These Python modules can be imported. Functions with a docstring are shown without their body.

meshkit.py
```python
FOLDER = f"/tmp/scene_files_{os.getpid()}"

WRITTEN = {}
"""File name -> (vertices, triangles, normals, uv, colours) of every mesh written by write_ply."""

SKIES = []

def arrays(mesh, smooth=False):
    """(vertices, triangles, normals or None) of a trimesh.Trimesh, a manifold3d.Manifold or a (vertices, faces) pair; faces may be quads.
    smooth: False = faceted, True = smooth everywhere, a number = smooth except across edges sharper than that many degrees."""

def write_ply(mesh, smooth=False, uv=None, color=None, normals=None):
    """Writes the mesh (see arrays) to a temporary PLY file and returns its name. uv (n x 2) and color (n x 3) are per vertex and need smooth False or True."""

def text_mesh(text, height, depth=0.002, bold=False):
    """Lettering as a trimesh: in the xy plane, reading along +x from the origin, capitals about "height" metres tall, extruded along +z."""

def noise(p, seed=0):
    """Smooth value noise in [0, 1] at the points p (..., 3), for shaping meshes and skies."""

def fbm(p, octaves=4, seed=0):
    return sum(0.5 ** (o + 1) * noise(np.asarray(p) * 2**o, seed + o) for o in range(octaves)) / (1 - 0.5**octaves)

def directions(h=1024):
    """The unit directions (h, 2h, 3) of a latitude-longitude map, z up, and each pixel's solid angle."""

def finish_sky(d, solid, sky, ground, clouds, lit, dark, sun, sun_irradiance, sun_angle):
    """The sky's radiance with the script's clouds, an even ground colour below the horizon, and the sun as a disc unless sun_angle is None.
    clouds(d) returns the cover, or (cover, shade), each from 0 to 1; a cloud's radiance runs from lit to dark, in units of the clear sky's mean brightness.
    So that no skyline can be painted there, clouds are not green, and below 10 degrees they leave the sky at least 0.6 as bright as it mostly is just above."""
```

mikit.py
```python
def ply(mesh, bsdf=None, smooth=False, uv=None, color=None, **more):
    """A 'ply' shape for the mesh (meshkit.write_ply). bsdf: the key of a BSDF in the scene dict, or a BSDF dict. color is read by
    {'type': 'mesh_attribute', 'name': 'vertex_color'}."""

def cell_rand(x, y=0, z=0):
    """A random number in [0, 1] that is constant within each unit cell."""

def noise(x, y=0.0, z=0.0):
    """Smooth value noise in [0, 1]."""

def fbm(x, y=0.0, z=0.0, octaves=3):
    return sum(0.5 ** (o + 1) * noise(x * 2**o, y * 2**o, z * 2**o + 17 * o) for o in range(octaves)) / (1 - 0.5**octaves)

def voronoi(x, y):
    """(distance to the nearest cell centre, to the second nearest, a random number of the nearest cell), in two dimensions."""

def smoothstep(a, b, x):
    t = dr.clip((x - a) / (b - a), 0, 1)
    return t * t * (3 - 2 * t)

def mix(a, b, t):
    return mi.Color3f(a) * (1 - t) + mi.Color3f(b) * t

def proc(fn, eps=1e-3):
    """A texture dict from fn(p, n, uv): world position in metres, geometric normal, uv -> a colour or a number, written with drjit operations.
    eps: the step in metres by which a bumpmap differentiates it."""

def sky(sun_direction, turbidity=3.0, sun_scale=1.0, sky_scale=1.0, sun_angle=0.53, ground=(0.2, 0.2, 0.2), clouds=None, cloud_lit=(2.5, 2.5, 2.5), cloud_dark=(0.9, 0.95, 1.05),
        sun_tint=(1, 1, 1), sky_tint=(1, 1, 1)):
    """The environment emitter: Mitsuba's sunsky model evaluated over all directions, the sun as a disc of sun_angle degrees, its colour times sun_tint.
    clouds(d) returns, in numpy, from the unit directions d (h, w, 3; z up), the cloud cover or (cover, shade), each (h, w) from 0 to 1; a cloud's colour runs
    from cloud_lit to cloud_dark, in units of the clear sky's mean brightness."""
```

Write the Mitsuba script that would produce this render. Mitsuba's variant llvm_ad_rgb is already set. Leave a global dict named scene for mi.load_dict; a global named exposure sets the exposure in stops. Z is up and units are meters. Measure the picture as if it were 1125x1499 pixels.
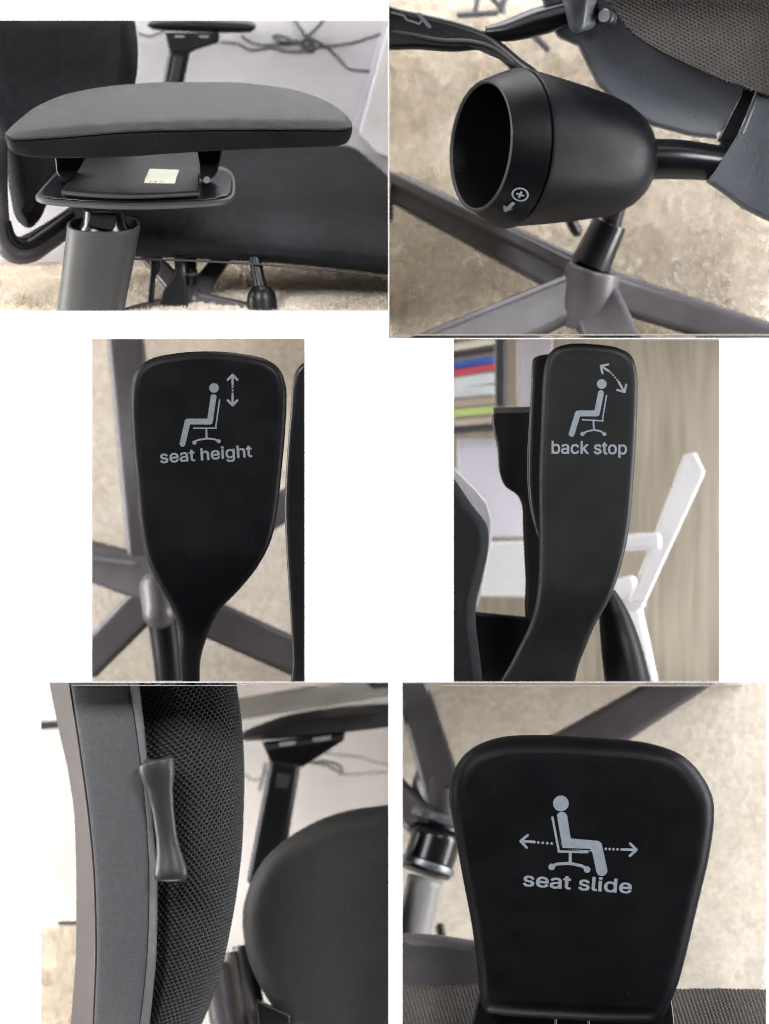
import math
import numpy as np
import trimesh, manifold3d, shapely
import shapely.geometry as sg
from scipy.interpolate import PchipInterpolator
import drjit as dr
import mitsuba as mi
import mikit, meshkit
from mikit import proc, noise, fbm, smoothstep, mix, voronoi

T = mi.ScalarTransform4f
S = 0.0005                     # one design unit = half a millimetre
CX, CY, D = 562.5, 749.5, 15000.0
scene, labels = {}, {}

# ------------------------------------------------------------------ camera, lamps, exposure
exposure = 0.0
scene['camera'] = {'type': 'thinlens', 'fov': math.degrees(2 * math.atan(749.5 / D)), 'fov_axis': 'y',
                   'aperture_radius': 0.056, 'focus_distance': (D + 65) * S, 'near_clip': 0.1, 'far_clip': 60.0,
                   'to_world': T().look_at(origin=[0, -D * S, 0], target=[0, 0, 0], up=[0, 0, 1])}


def softbox(key, pos, aim, w, h, rgb, label):
    """A studio lamp: a diffuser that glows and a shallow black housing behind it."""
    m = T().look_at(origin=pos, target=aim, up=[0.05, 0.1, 1])
    scene[key + '__diffuser'] = {'type': 'rectangle', 'to_world': m @ T().scale([w / 2, h / 2, 1]),
                                 'emitter': {'type': 'area', 'radiance': {'type': 'rgb', 'value': list(rgb)}}}
    scene[key + '__housing'] = {'type': 'cube', 'to_world': m @ T().translate([0, 0, -0.035]) @ T().scale([w / 2 + .01, h / 2 + .01, 0.03]),
                                'bsdf': {'type': 'ref', 'id': 'housing_black'}}
    labels[key] = {'label': label, 'category': 'lamp'}


softbox('softbox_lamp', [-1.45, -2.5, 1.5], [0, 0, 0], 0.9, 0.9, (35, 35, 35.5), 'softbox lamp out of view in front, left of the camera')
softbox('softbox_lamp_001', [1.45, -2.5, 1.5], [0, 0, 0], 0.9, 0.9, (35, 35, 35.5), 'softbox lamp out of view in front, right of the camera')
softbox('softbox_lamp_002', [0.0, 0.30, 1.05], [0, 0.10, 0], 1.3, 0.5, (10, 10, 10.2), 'softbox lamp out of view above the openings')
softbox('softbox_lamp_003', [-1.0, 0.10, 0.1], [0, 0.25, -0.1], 0.34, 1.1, (24, 23.6, 23.2), 'softbox lamp out of view to the left behind the board')
softbox('softbox_lamp_004', [1.0, 0.10, 0.1], [0, 0.25, -0.1], 0.34, 1.1, (24, 24, 24.3), 'softbox lamp out of view to the right behind the board')

softbox('softbox_lamp_005', [-0.15, 0.06, -1.0], [-0.05, 0.25, -0.2], 0.9, 0.3, (11, 10.7, 10.3), 'softbox lamp out of view below the openings')

# ------------------------------------------------------------------ materials
def rgb(*c):
    return {'type': 'rgb', 'value': [float(x) for x in c]}


def mat(name, color, rough=0.5, spec=0.5, bump=None, bscale=1.0, eps=0.0003, **more):
    b = {'type': 'principled', 'base_color': color if isinstance(color, dict) else rgb(*color), 'roughness': rough, 'specular': spec, **more}
    if bump is not None:
        b = {'type': 'bumpmap', 'nested_texture': proc(bump, eps), 'scale': bscale, 'nested_bsdf': b}
    scene[name] = {'type': 'twosided', 'bsdf': b}


def px(p):
    return p.x / S, p.z / S, p.y / S


def grain(size, amp):
    def f(p, n, uv):
        a, b, c = px(p)
        return amp * S * fbm(a / size, b / size, c / size, 2)
    return f


def tint(c, size, amt, warm=0.0):
    def f(p, n, uv):
        a, b, c_ = px(p)
        t = fbm(a / size + 7, b / size, c_ / size, 3)
        k = 1 + amt * (t - 0.5) * 2
        return mi.Color3f(c[0] * k * (1 + warm * (t - .5)), c[1] * k, c[2] * k * (1 - warm * (t - .5)))
    return f


def leather_bump(p, n, uv):
    a, b, c = px(p)
    d1, d2, r = voronoi((a + 0.3 * c) / 3.2, (b * 1.2 + c) / 3.2)
    return S * (0.55 * smoothstep(0.0, 0.35, d2 - d1) + 0.25 * noise(a / 1.6, b / 1.6, c / 1.6))


def weave_bump(p, n, uv):
    a, b, c = px(p)
    return S * 0.5 * (dr.sin(a * 1.9 + c * 0.8) * dr.sin(b * 1.9 + c * 0.9) + 0.8 * noise(a / 1.5, b / 1.5, c / 1.5))


mat('housing_black', (.02, .02, .02), .7)
mat('board_white', (.88, .88, .88), .9, .1)
mat('card_grey', (.34, .31, .27), .8, .1)
mat('wall_cream', proc(tint((.74, .70, .67), 150, .08)), .8, .2)
mat('wall_white', proc(tint((.56, .545, .565), 120, .08)), .8, .2)
mat('white_paint', proc(tint((.70, .70, .72), 60, .06)), .45, .4)
mat('plastic_black', proc(tint((.0052, .0053, .0062), 60, .25)), .36, .32, grain(1.5, .10))


def dusty(c):
    """Black moulded plastic with specks of dust and faint finger marks."""
    def f(p, n, uv):
        a, b, d = px(p)
        k = 1 + .9 * (fbm(a / 38 + 3, b / 38, d / 38, 3) - .5)
        sp = mi.Float(0)
        for cell, keep, r in ((13.0, .965, .65), (29.0, .95, .9)):
            i, j = dr.floor(a / cell), dr.floor(b / cell)
            q = mikit.cell_rand(i, j, cell)
            cx_, cy_ = (i + .15 + .7 * mikit.cell_rand(i, j, 5)) * cell, (j + .15 + .7 * mikit.cell_rand(i, j, 6)) * cell
            dd_ = dr.sqrt(dr.square(a - cx_) + dr.square(b - cy_))
            sp = dr.maximum(sp, dr.select(q > keep, 1 - smoothstep(.3 * r, r, dd_), 0))
        return mi.Color3f(c[0] * k + .10 * sp, c[1] * k + .10 * sp, c[2] * k + .095 * sp)
    return proc(f)


def smudge(lo, hi):
    def f(p, n, uv):
        a, b, d = px(p)
        t = fbm(a / 55 + 2, b / 40, d / 60, 3)
        u = noise(a * .06 + b * .9, b * .02, 4)
        return mi.Float(lo + (hi - lo) * (smoothstep(.3, .7, t) * .8 + .2 * u))
    return proc(f)


mat('plastic_charcoal', dusty((.0085, .0088, .0092)), smudge(.42, .52), .22, grain(1.5, .16))
mat('plastic_matte', dusty((.0024, .0025, .0036)), smudge(.38, .50), .12, grain(1.5, .16))
mat('plastic_gloss', (.005, .005, .0065), .25, .4)
mat('plastic_grey', proc(tint((.040, .039, .037), 50, .08)), .5, .35, grain(1.6, .22))
mat('plastic_tex', proc(tint((.072, .073, .078), 2.4, .26)), .44, .45, grain(1.7, .5))
mat('plastic_warm', proc(tint((.052, .044, .040), 3, .25)), .5, .45, grain(2.0, .6))
mat('handle_grey', proc(tint((.025, .025, .025), 50, .08)), .42, .5, grain(1.6, .12))
mat('leather', proc(tint((.012, .012, .012), 10, .3)), .30, .65, leather_bump, 2.0)
mat('fabric_seat', proc(tint((.0125, .0148, .0172), 9, .4)), .62, .35, weave_bump, 2.6, sheen=0.25)
mat('fabric_plain', proc(tint((.0105, .0105, .0102), 8, .3)), .65, .3, sheen=.2)
mat('fabric_mesh', proc(tint((.0135, .014, .0155), 18, .25)), .5, .4, sheen=0.2)
mat('fabric_taupe', proc(tint((.040, .036, .033), 18, .2)), .6, .3, sheen=0.2)
mat('base_violet', proc(tint((.053, .048, .054), 26, .25)), .40, .5, grain(2, .25))
mat('metal_blue', proc(tint((.062, .067, .078), 60, .25)), .36, .5, grain(2, .1))
mat('steel', (.22, .23, .25), .42, .5, metallic=1.0)
mat('cylinder_grey', (.20, .195, .19), .45, .5)
mat('print_grey', proc(tint((.15, .165, .185), 6, .15)), .6, .3)
mat('print_light', proc(tint((.20, .225, .255), 6, .15)), .6, .3)
mat('sticker', (.46, .45, .36), .5, .3)
mat('cable_dark', (.035, .035, .037), .5)
mat('cable_grey', (.34, .33, .30), .5)
mat('desk_grey', proc(tint((.42, .40, .37), 60, .10)), .45)
mat('clear_rim', (.40, .39, .41), .3)


def carpet_color(c, g=1.0, sz=1.0):
    def f(p, n, uv):
        a, b, d = px(p)
        t = fbm(a / 45, b / 45, d / 45, 3)
        u = noise(a / (3.6 * sz), b / (3.6 * sz), d / (3.6 * sz))
        w = noise(a / 8.5 + 9, b / 8.5, d / 8.5)
        k = .80 + .14 * (t - .5) + .50 * g * (u - .5) + .20 * g * (w - .5)
        k = dr.minimum(k, 1.0)
        return mi.Color3f(c[0] * k, c[1] * k * (.96 + .06 * t), c[2] * k * (.90 + .14 * t))
    return proc(f)


mat('carpet_beige', carpet_color((.93, .865, .765), .85, 1.25), .95, .1)
mat('carpet_pale', carpet_color((.99, .935, .85), .7, 1.25), .95, .1)
mat('carpet_soft', carpet_color((.655, .60, .525), .55, 1.1), .95, .1)


def wood(p, n, uv):
    a, b, d = px(p)
    g = fbm(a / 5 + 3 * noise(a / 30, b / 160), b / 120, 0, 3)
    k = noise(a / 40, b / 90, 5)
    return mix((.235, .205, .16), (.43, .385, .31), .05 + .9 * g + .45 * (k - .5))


mat('wood_floor', proc(wood), .5, .4)
for nm, c in dict(blue=(.08, .17, .62), red=(.60, .08, .13), cream=(.75, .72, .62), pale=(.70, .76, .80), green=(.45, .55, .20), dark=(.05, .05, .06), lilac=(.55, .53, .60), tan=(.42, .36, .30)).items():
    mat('book_' + nm, c, .6)

# ------------------------------------------------------------------ mesh helpers (coordinates: px right, py down, d away from the camera)
PANELS = {1: (0, 30, 568.5, 455), 2: (568.5, 0, 1125, 495.5), 3: (134, 495.5, 446, 998.5), 4: (664, 495.5, 1053, 998.5),
          5: (60, 998.5, 568, 1499), 6: (589, 998.5, 1121, 1499)}
CUT = {1: 'R', 2: 'LB', 3: 'B', 4: 'TB', 5: 'Tr', 6: 'Tl'}
CONV = {1: (0, 0, 1125 / 570), 2: (565, 0, 1125 / 560), 3: (130, 490, 941 / 320), 4: (660, 490, 1125 / 400), 5: (55, 995, 1125 / 520), 6: (585, 995, 1125 / 540)}
PAN = 1


def C(pts, pan=None):
    """Panel coordinates to design units."""
    ox, oy, k = CONV[pan or PAN]
    pts = np.array(pts, float)
    out = pts.copy()
    out[..., 0] = pts[..., 0] / k + ox
    out[..., 1] = pts[..., 1] / k + oy
    return out


def mesh(v, f):
    return trimesh.Trimesh(np.asarray(v, float), np.asarray(f, int), process=False)


def cat(*ms):
    return trimesh.util.concatenate(list(ms))


def catmull(pts, step=3.0, closed=False):
    p = np.asarray(pts, float)
    n = len(p)
    out = []
    for i in range(n if closed else n - 1):
        if closed:
            a, b, c, d = p[(i - 1) % n], p[i], p[(i + 1) % n], p[(i + 2) % n]
        else:
            a, b, c, d = p[max(i - 1, 0)], p[i], p[i + 1], p[min(i + 2, n - 1)]
        k = max(2, int(np.linalg.norm((c - b)[:3]) / step))
        dt = [max(np.linalg.norm(y - x) ** .5, 1e-3) for x, y in ((a, b), (b, c), (c, d))]
        t0, t1, t2, t3 = 0, dt[0], dt[0] + dt[1], sum(dt)
        t = np.linspace(t1, t2, k, endpoint=False)[:, None]
        A1 = (t1 - t) / (t1 - t0) * a + (t - t0) / (t1 - t0) * b
        A2 = (t2 - t) / (t2 - t1) * b + (t - t1) / (t2 - t1) * c
        A3 = (t3 - t) / (t3 - t2) * c + (t - t2) / (t3 - t2) * d
        B1 = (t2 - t) / (t2 - t0) * A1 + (t - t0) / (t2 - t0) * A2
        B2 = (t3 - t) / (t3 - t1) * A2 + (t - t1) / (t3 - t1) * A3
        out.append((t2 - t) / (t2 - t1) * B1 + (t - t1) / (t2 - t1) * B2)
    if not closed:
        out.append(p[-1:])
    return np.vstack(out)


def resample(loop, step):
    p = np.vstack([loop, loop[:1]])
    s = np.r_[0, np.cumsum(np.linalg.norm(np.diff(p, axis=0), axis=1))]
    n = max(12, int(s[-1] / step))
    t = np.linspace(0, s[-1], n, endpoint=False)
    return np.stack([np.interp(t, s, p[:, k]) for k in range(p.shape[1])], 1)


def ccw(loop):
    x, y = loop[:, 0], loop[:, 1]
    return loop if (x * np.roll(y, -1) - y * np.roll(x, -1)).sum() > 0 else loop[::-1]


def inset(loop, r):
    """Every corner moved inwards by r along its normal (loop counter-clockwise in x, y)."""
    t = np.roll(loop, -1, 0) - np.roll(loop, 1, 0)
    t /= np.linalg.norm(t, axis=1, keepdims=True) + 1e-9
    n = np.stack([-t[:, 1], t[:, 0]], 1)
    return loop + n * r


def ringstack(rings, cap0=True, cap1=True):
    """Closed rings of equal length joined to a skin; the caps are triangulated in px, py or fanned."""
    n, k = len(rings[0]), len(rings)
    v = np.vstack(rings)
    f = []
    i = np.arange(n)
    j = (i + 1) % n
    for a in range(k - 1):
        f += [np.stack([a * n + i, a * n + j, (a + 1) * n + j], 1), np.stack([a * n + i, (a + 1) * n + j, (a + 1) * n + i], 1)]
    f = np.vstack(f)
    add = []
    for ring, base, flip, on in ((rings[0], 0, True, cap0), (rings[-1], (k - 1) * n, False, cap1)):
        if on:
            c = len(v)
            v = np.vstack([v, ring.mean(0)[None]])
            q = np.stack([base + i, base + j, np.full(n, c)], 1)
            add.append(q[:, ::-1] if flip else q)
    m = mesh(v, np.vstack([f] + add))
    return m


def slab(outline, d0, thick, rf=3.0, rb=2.0, step=3.0, smooth=True, warp=None, steps=5):
    """A plate whose front face is the outline (px, py) at depth d0, its edges rounded by rf in front and rb behind."""
    o = np.asarray(outline, float)
    o = catmull(o, step, True) if smooth else o
    o = ccw(resample(o, step))
    rings = [(inset(o, rf + .8), d0)]
    for a in np.linspace(0, math.pi / 2, steps):
        rings.append((inset(o, rf * (1 - math.sin(a))), d0 + rf * (1 - math.cos(a))))
    for a in np.linspace(math.pi / 2, 0, steps):
        rings.append((inset(o, rb * (1 - math.sin(a))), d0 + thick - rb * (1 - math.cos(a))))
    n, k = len(o), len(rings)
    v = np.vstack([np.c_[r, np.full(n, d)] for r, d in rings])
    i = np.arange(n)
    j = (i + 1) % n
    f = []
    for a in range(k - 1):
        f += [np.stack([a * n + i, (a + 1) * n + j, a * n + j], 1), np.stack([a * n + i, (a + 1) * n + i, (a + 1) * n + j], 1)]
    for a, flip in ((0, False), (k - 1, True)):
        poly = sg.Polygon(v[a * n:(a + 1) * n, :2])
        t = np.asarray(manifold3d.triangulate([v[a * n:(a + 1) * n, :2].astype(np.float64)]))
        f.append((t[:, ::-1] if flip else t) + a * n)
    m = mesh(v, np.vstack(f))
    if warp is not None:
        vv, ff = trimesh.remesh.subdivide_to_size(m.vertices, m.faces, 14, max_iter=12)
        m = mesh(vv, ff)
        m.merge_vertices()
        m.vertices = warp(m.vertices.copy())
    return m


def chaikin(ring, cuts):
    for c in cuts:
        nx = np.roll(ring, -1, 0)
        ring = np.stack([ring * (1 - c) + nx * c, ring * c + nx * (1 - c)], 1).reshape(-1, 3)
    return ring


def stations(ts, corner_sets, n, cuts=(.18, .25, .25), caps=(True, True)):
    """A skin through cross-sections: corner_sets[k] is a list of (px, py, d) at parameter ts[k]."""
    A = np.array(corner_sets, float)
    fn = PchipInterpolator(np.asarray(ts, float), A)
    return ringstack([chaikin(fn(t), cuts) for t in np.linspace(ts[0], ts[-1], n)], *caps)


def tube(pts, r, n=20, step=4.0, flat=1.0, smooth=True, caps=(True, True)):
    p = np.asarray(pts, float)
    r = np.broadcast_to(np.asarray(r, float), (len(p),))
    q = catmull(np.c_[p, r], step) if smooth and len(p) > 2 else np.c_[p, r]
    if len(p) == 2:
        q = np.linspace(q[0], q[-1], max(3, int(np.linalg.norm(p[1] - p[0]) / (step * 3))))
    c, rad = q[:, :3], q[:, 3]
    t = np.gradient(c, axis=0)
    t /= np.linalg.norm(t, axis=1, keepdims=True) + 1e-9
    u = np.cross(t[0], [0, 0, 1.0] if abs(t[0][2]) < .9 else [1.0, 0, 0])
    rings = []
    a = np.linspace(0, 2 * math.pi, n, endpoint=False)
    for k in range(len(c)):
        u = u - t[k] * (u @ t[k])
        u /= np.linalg.norm(u)
        w = np.cross(t[k], u)
        rings.append(c[k] + rad[k] * (np.cos(a)[:, None] * u + flat * np.sin(a)[:, None] * w))
    return ringstack(rings, *caps)


def lathe(profile, origin, axis, n=96, caps=(False, False)):
    ax = np.asarray(axis, float)
    ax = ax / np.linalg.norm(ax)
    u = np.cross(ax, [0, 0, 1.0] if abs(ax[2]) < .95 else [1.0, 0, 0])
    u /= np.linalg.norm(u)
    w = np.cross(ax, u)
    a = np.linspace(0, 2 * math.pi, n, endpoint=False)
    return ringstack([np.asarray(origin) + ax * t + r * (np.cos(a)[:, None] * u + np.sin(a)[:, None] * w) for t, r in profile], *caps)


def hull(pts, sub=2):
    """The rounded hull of balls (px, py, d, r)."""
    b = trimesh.creation.icosphere(sub).vertices
    v = np.vstack([b * p[3] + np.asarray(p[:3]) for p in pts])
    return trimesh.Trimesh(v).convex_hull


def bar(a, b, ra, rb, da, db, h=None):
    """A bar with a rounded rectangular section from a to b (px, py), half widths ra, rb, depths da, db, thickness 2h."""
    a, b = np.asarray(a, float), np.asarray(b, float)
    t = (b - a) / np.linalg.norm(b - a)
    n = np.array([-t[1], t[0]])
    h = h or min(ra, rb)
    c = min(ra, rb, h) * .6
    pts = []
    for p, r, d in ((a, ra, da), (b, rb, db)):
        for s in (-1, 1):
            for z in (-1, 1):
                q = p + n * s * (r - c)
                pts.append((q[0], q[1], d + z * (h - c), c))
    return hull(pts, 2)


def grid(fn, nu, nv, disp=None):
    """An open sheet fn(u, v) -> (px, py, d) arrays, u and v in 0..1, moved along its normals by disp(u, v) units."""
    u, v = np.meshgrid(np.linspace(0, 1, nu), np.linspace(0, 1, nv))
    P = np.stack(fn(u, v), -1)
    if disp is not None:
        gu, gv = np.gradient(P, axis=1), np.gradient(P, axis=0)
        n = np.cross(gu, gv)
        n /= np.linalg.norm(n, axis=2, keepdims=True) + 1e-9
        P = P + n * disp(u, v, P)[..., None]
    i = np.arange(nu * nv).reshape(nv, nu)
    a, b, c, d = i[:-1, :-1].ravel(), i[:-1, 1:].ravel(), i[1:, 1:].ravel(), i[1:, :-1].ravel()
    return mesh(P.reshape(-1, 3), np.vstack([np.c_[a, b, c], np.c_[a, c, d]]))


def weave(P, pu, pv, depth):
    """Raised threads with a pit in each cell, every second row shifted, in px-like coordinates P[..., 0:2]."""
    r = np.floor(P[..., 1] / pv)
    x = P[..., 0] / pu + .5 * (r % 2)
    fx, fy = x - np.floor(x) - .5, P[..., 1] / pv - r - .5
    return -depth * np.exp(-((fx / .26) ** 2 + (fy / .30) ** 2))


SPLITS = {}


def emit(key, m, bsdf, smooth=35, label=None, cat_=None, group=None, kind=None, pan=None, clip=True, fix=True):
    """Moves a mesh from design units into the world and enters it under key, numbered if the key is taken."""
    pan = pan or PAN
    base, k = key, 0
    while key in scene:
        k += 1
        key = f'{base}_{k:03d}'
    v = m.vertices.copy()
    x0, y0, x1, y1 = PANELS.get(pan, (0, 0, 1125, 1499))
    lo, hi = v.min(0), v.max(0)
    if pan:
        vis = (v[:, 0] > x0 - 5) & (v[:, 0] < x1 + 5) & (v[:, 1] > y0 - 5) & (v[:, 1] < y1 + 5)
        d0 = v[vis, 2].mean() if vis.any() else v[:, 2].mean()
        cx = (max(lo[0], x0) + min(hi[0], x1)) / 2 if lo[0] < x1 and hi[0] > x0 else (lo[0] + hi[0]) / 2
        cy = (max(lo[1], y0) + min(hi[1], y1)) / 2 if lo[1] < y1 and hi[1] > y0 else (lo[1] + hi[1]) / 2
        v[:, 0] += (cx - CX) * d0 / D
        v[:, 1] += (cy - CY) * d0 / D
    m = trimesh.Trimesh(v, m.faces, process=False)
    if clip and pan in CUT:
        for side in CUT[pan]:
            e = {'L': x0, 'R': x1, 'T': y0, 'B': y1, 'l': x0 - 9, 'r': x1 + 9}[side]
            ax, c = (0, CX) if side in 'LRlr' else (1, CY)
            # the plane through the edge of the opening that runs straight away from the viewer's side
            g = (e - c) / D
            sgn = 1 if side in 'LTl' else -1
            n = np.zeros(3)
            n[ax], n[2] = sgn, -sgn * g
            o = np.zeros(3)
            o[ax] = e + sgn * 0.8
            if ((m.vertices - o) @ n).min() < 0:
                m = m.slice_plane(o, n)
    if len(m.faces) == 0:
        return key
    w = np.stack([(m.vertices[:, 0] - CX) * S, m.vertices[:, 2] * S, (CY - m.vertices[:, 1]) * S], 1)
    mm = trimesh.Trimesh(w, m.faces, process=False)
    if fix and smooth is not True and m.is_watertight:
        trimesh.repair.fix_normals(mm)
    scene[key] = mikit.ply(mm, bsdf, smooth=smooth)
    p = {}
    if label:
        p['label'] = label
    if cat_:
        p['category'] = cat_
    if group:
        p['group'] = group
    if kind:
        p['kind'] = kind
    if p:
        labels[key] = p
    return key


def decal(shape, d, depth=0.6):
    """A flat print (shapely, px, py) standing depth units proud of a face at d."""
    ms = []
    for g in getattr(shape, 'geoms', [shape]):
        if g.is_empty or g.geom_type != 'Polygon':
            continue
        e = trimesh.creation.extrude_polygon(g, depth, engine='earcut')
        v = e.vertices.copy()
        v[:, 2] = d - v[:, 2]
        ms.append(mesh(v, e.faces[:, ::-1]))
    return cat(*ms)


def line(pts, w):
    return sg.LineString(pts).buffer(w / 2, quad_segs=8)


def arrow(tip, tail, w, head):
    """A two-stroke arrowhead with a short shaft."""
    tip, tail = np.array(tip, float), np.array(tail, float)
    t = (tip - tail) / np.linalg.norm(tip - tail)
    n = np.array([-t[1], t[0]])
    return shapely.union_all([line([tip - t * head * .9 + n * head * .85, tip, tip - t * head * .9 - n * head * .85], w), line([tail, tip], w)])


def dots(a, b, n, r):
    a, b = np.array(a, float), np.array(b, float)
    return shapely.union_all([sg.Point(*(a + (b - a) * (k + .5) / n)).buffer(r) for k in range(n)])


def lettering(text, x0, x1, ybase, d, tilt, cap_height):
    m = meshkit.text_mesh(text, 1.0, 0.02, bold=True)
    lo, hi = m.bounds
    v = m.vertices.copy()
    sx = (x1 - x0) / (hi[0] - lo[0])
    X, Y = (v[:, 0] - lo[0]) * sx, -v[:, 1] * cap_height
    a = math.radians(tilt)
    return mesh(np.c_[x0 + X * math.cos(a) + Y * math.sin(a), ybase - X * math.sin(a) + Y * math.cos(a), d - v[:, 2] * 30], m.faces)


def thing(key, label, cat_, group=None):
    labels[key] = {'label': label, 'category': cat_, **({'group': group} if group else {})}
    return key


def carpet(key, fn, nu, nv, material, amp=2.2, seed=1, tufts=0, size=4.0):
    """A carpet sheet; with tufts, short loose blades of pile stand on it, leaning every way."""
    def disp(u, v, P):
        return amp * (meshkit.noise(P / 3.4, seed) - .5)
    k = emit(key, grid(fn, nu, nv, disp), material, True, kind='structure')
    if tufts:
        rng = np.random.default_rng(seed)
        u, v = rng.random(tufts), rng.random(tufts)
        e = 1e-3
        p0 = np.stack(fn(u, v), -1)
        du, dv = np.stack(fn(u + e, v), -1) - p0, np.stack(fn(u, v + e), -1) - p0
        n = np.cross(du, dv)
        n /= np.linalg.norm(n, axis=1, keepdims=True)
        n *= np.where(n[:, 2:3] > 0, -1, 1)
        lean = rng.normal(size=(tufts, 3))
        t = n * .55 + lean * .55
        t *= (size * rng.uniform(.6, 1.4, tufts) / np.linalg.norm(t, axis=1))[:, None]
        w = np.cross(t, rng.normal(size=(tufts, 3)))
        w *= (size * .22 / (np.linalg.norm(w, axis=1) + 1e-9))[:, None]
        bend = t + rng.normal(size=(tufts, 3)) * size * .25
        V = np.stack([p0 - w, p0 + w, p0 + t + w * .8, p0 + t - w * .8, p0 + t + bend * .7], 1).reshape(-1, 3)
        i = np.arange(tufts) * 5
        F = np.vstack([np.c_[i, i + 1, i + 2], np.c_[i, i + 2, i + 3], np.c_[i + 3, i + 2, i + 4]])
        emit(k + '__pile', mesh(V, F), material, False, 'loose beige pile standing up all over the carpet', kind='stuff', fix=False)
    return k


# ------------------------------------------------------------------ the setting: mount board, back wall, dividers
def board():
    outer = sg.box(-260, -260, 1385, 1760)
    holes = [sg.box(-30, 30, 568, 455), sg.box(568.8, -30, 1160, 495.0), sg.box(134.5, 496.2, 445.5, 998.1), sg.box(664, 496.2, 1052.5, 998.1),
             sg.box(60, 999.1, 568, 1540), sg.box(589, 999.1, 1121, 1540)]
    return trimesh.creation.extrude_polygon(outer.difference(shapely.union_all(holes)), 2.0, engine='earcut')


emit('wall', board(), 'board_white', False, kind='structure', pan=0, clip=False)
bw = trimesh.creation.box([1900, 2300, 10])
bw.apply_translation([562, 750, 628])
emit('back_wall', bw, 'wall_white', False, kind='structure', pan=0, clip=False)


def divider(x0, y0, x1, y1):
    """A thin card standing behind the bar between two neighbouring openings."""
    pts = [(x0, y0, 2.2), (x1, y1, 2.2)]
    k = 1 + 600 / D
    far = [(CX + (x - CX) * k, CY + (y - CY) * k, 600) for x, y, _ in pts]
    q = np.array([pts[0], pts[1], far[1], far[0]])
    n = np.array([0, .45, 0]) if y0 == y1 else np.array([.45, 0, 0])
    m = trimesh.Trimesh(np.vstack([q - n, q + n])).convex_hull
    emit('partition', m, 'card_grey', False, kind='structure', pan=0, clip=False)


divider(568.5, 10, 568.5, 480)
divider(600, 495.5, 1140, 495.5)
divider(110, 998.5, 470, 998.5)
divider(640, 998.5, 1080, 998.5)

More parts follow.
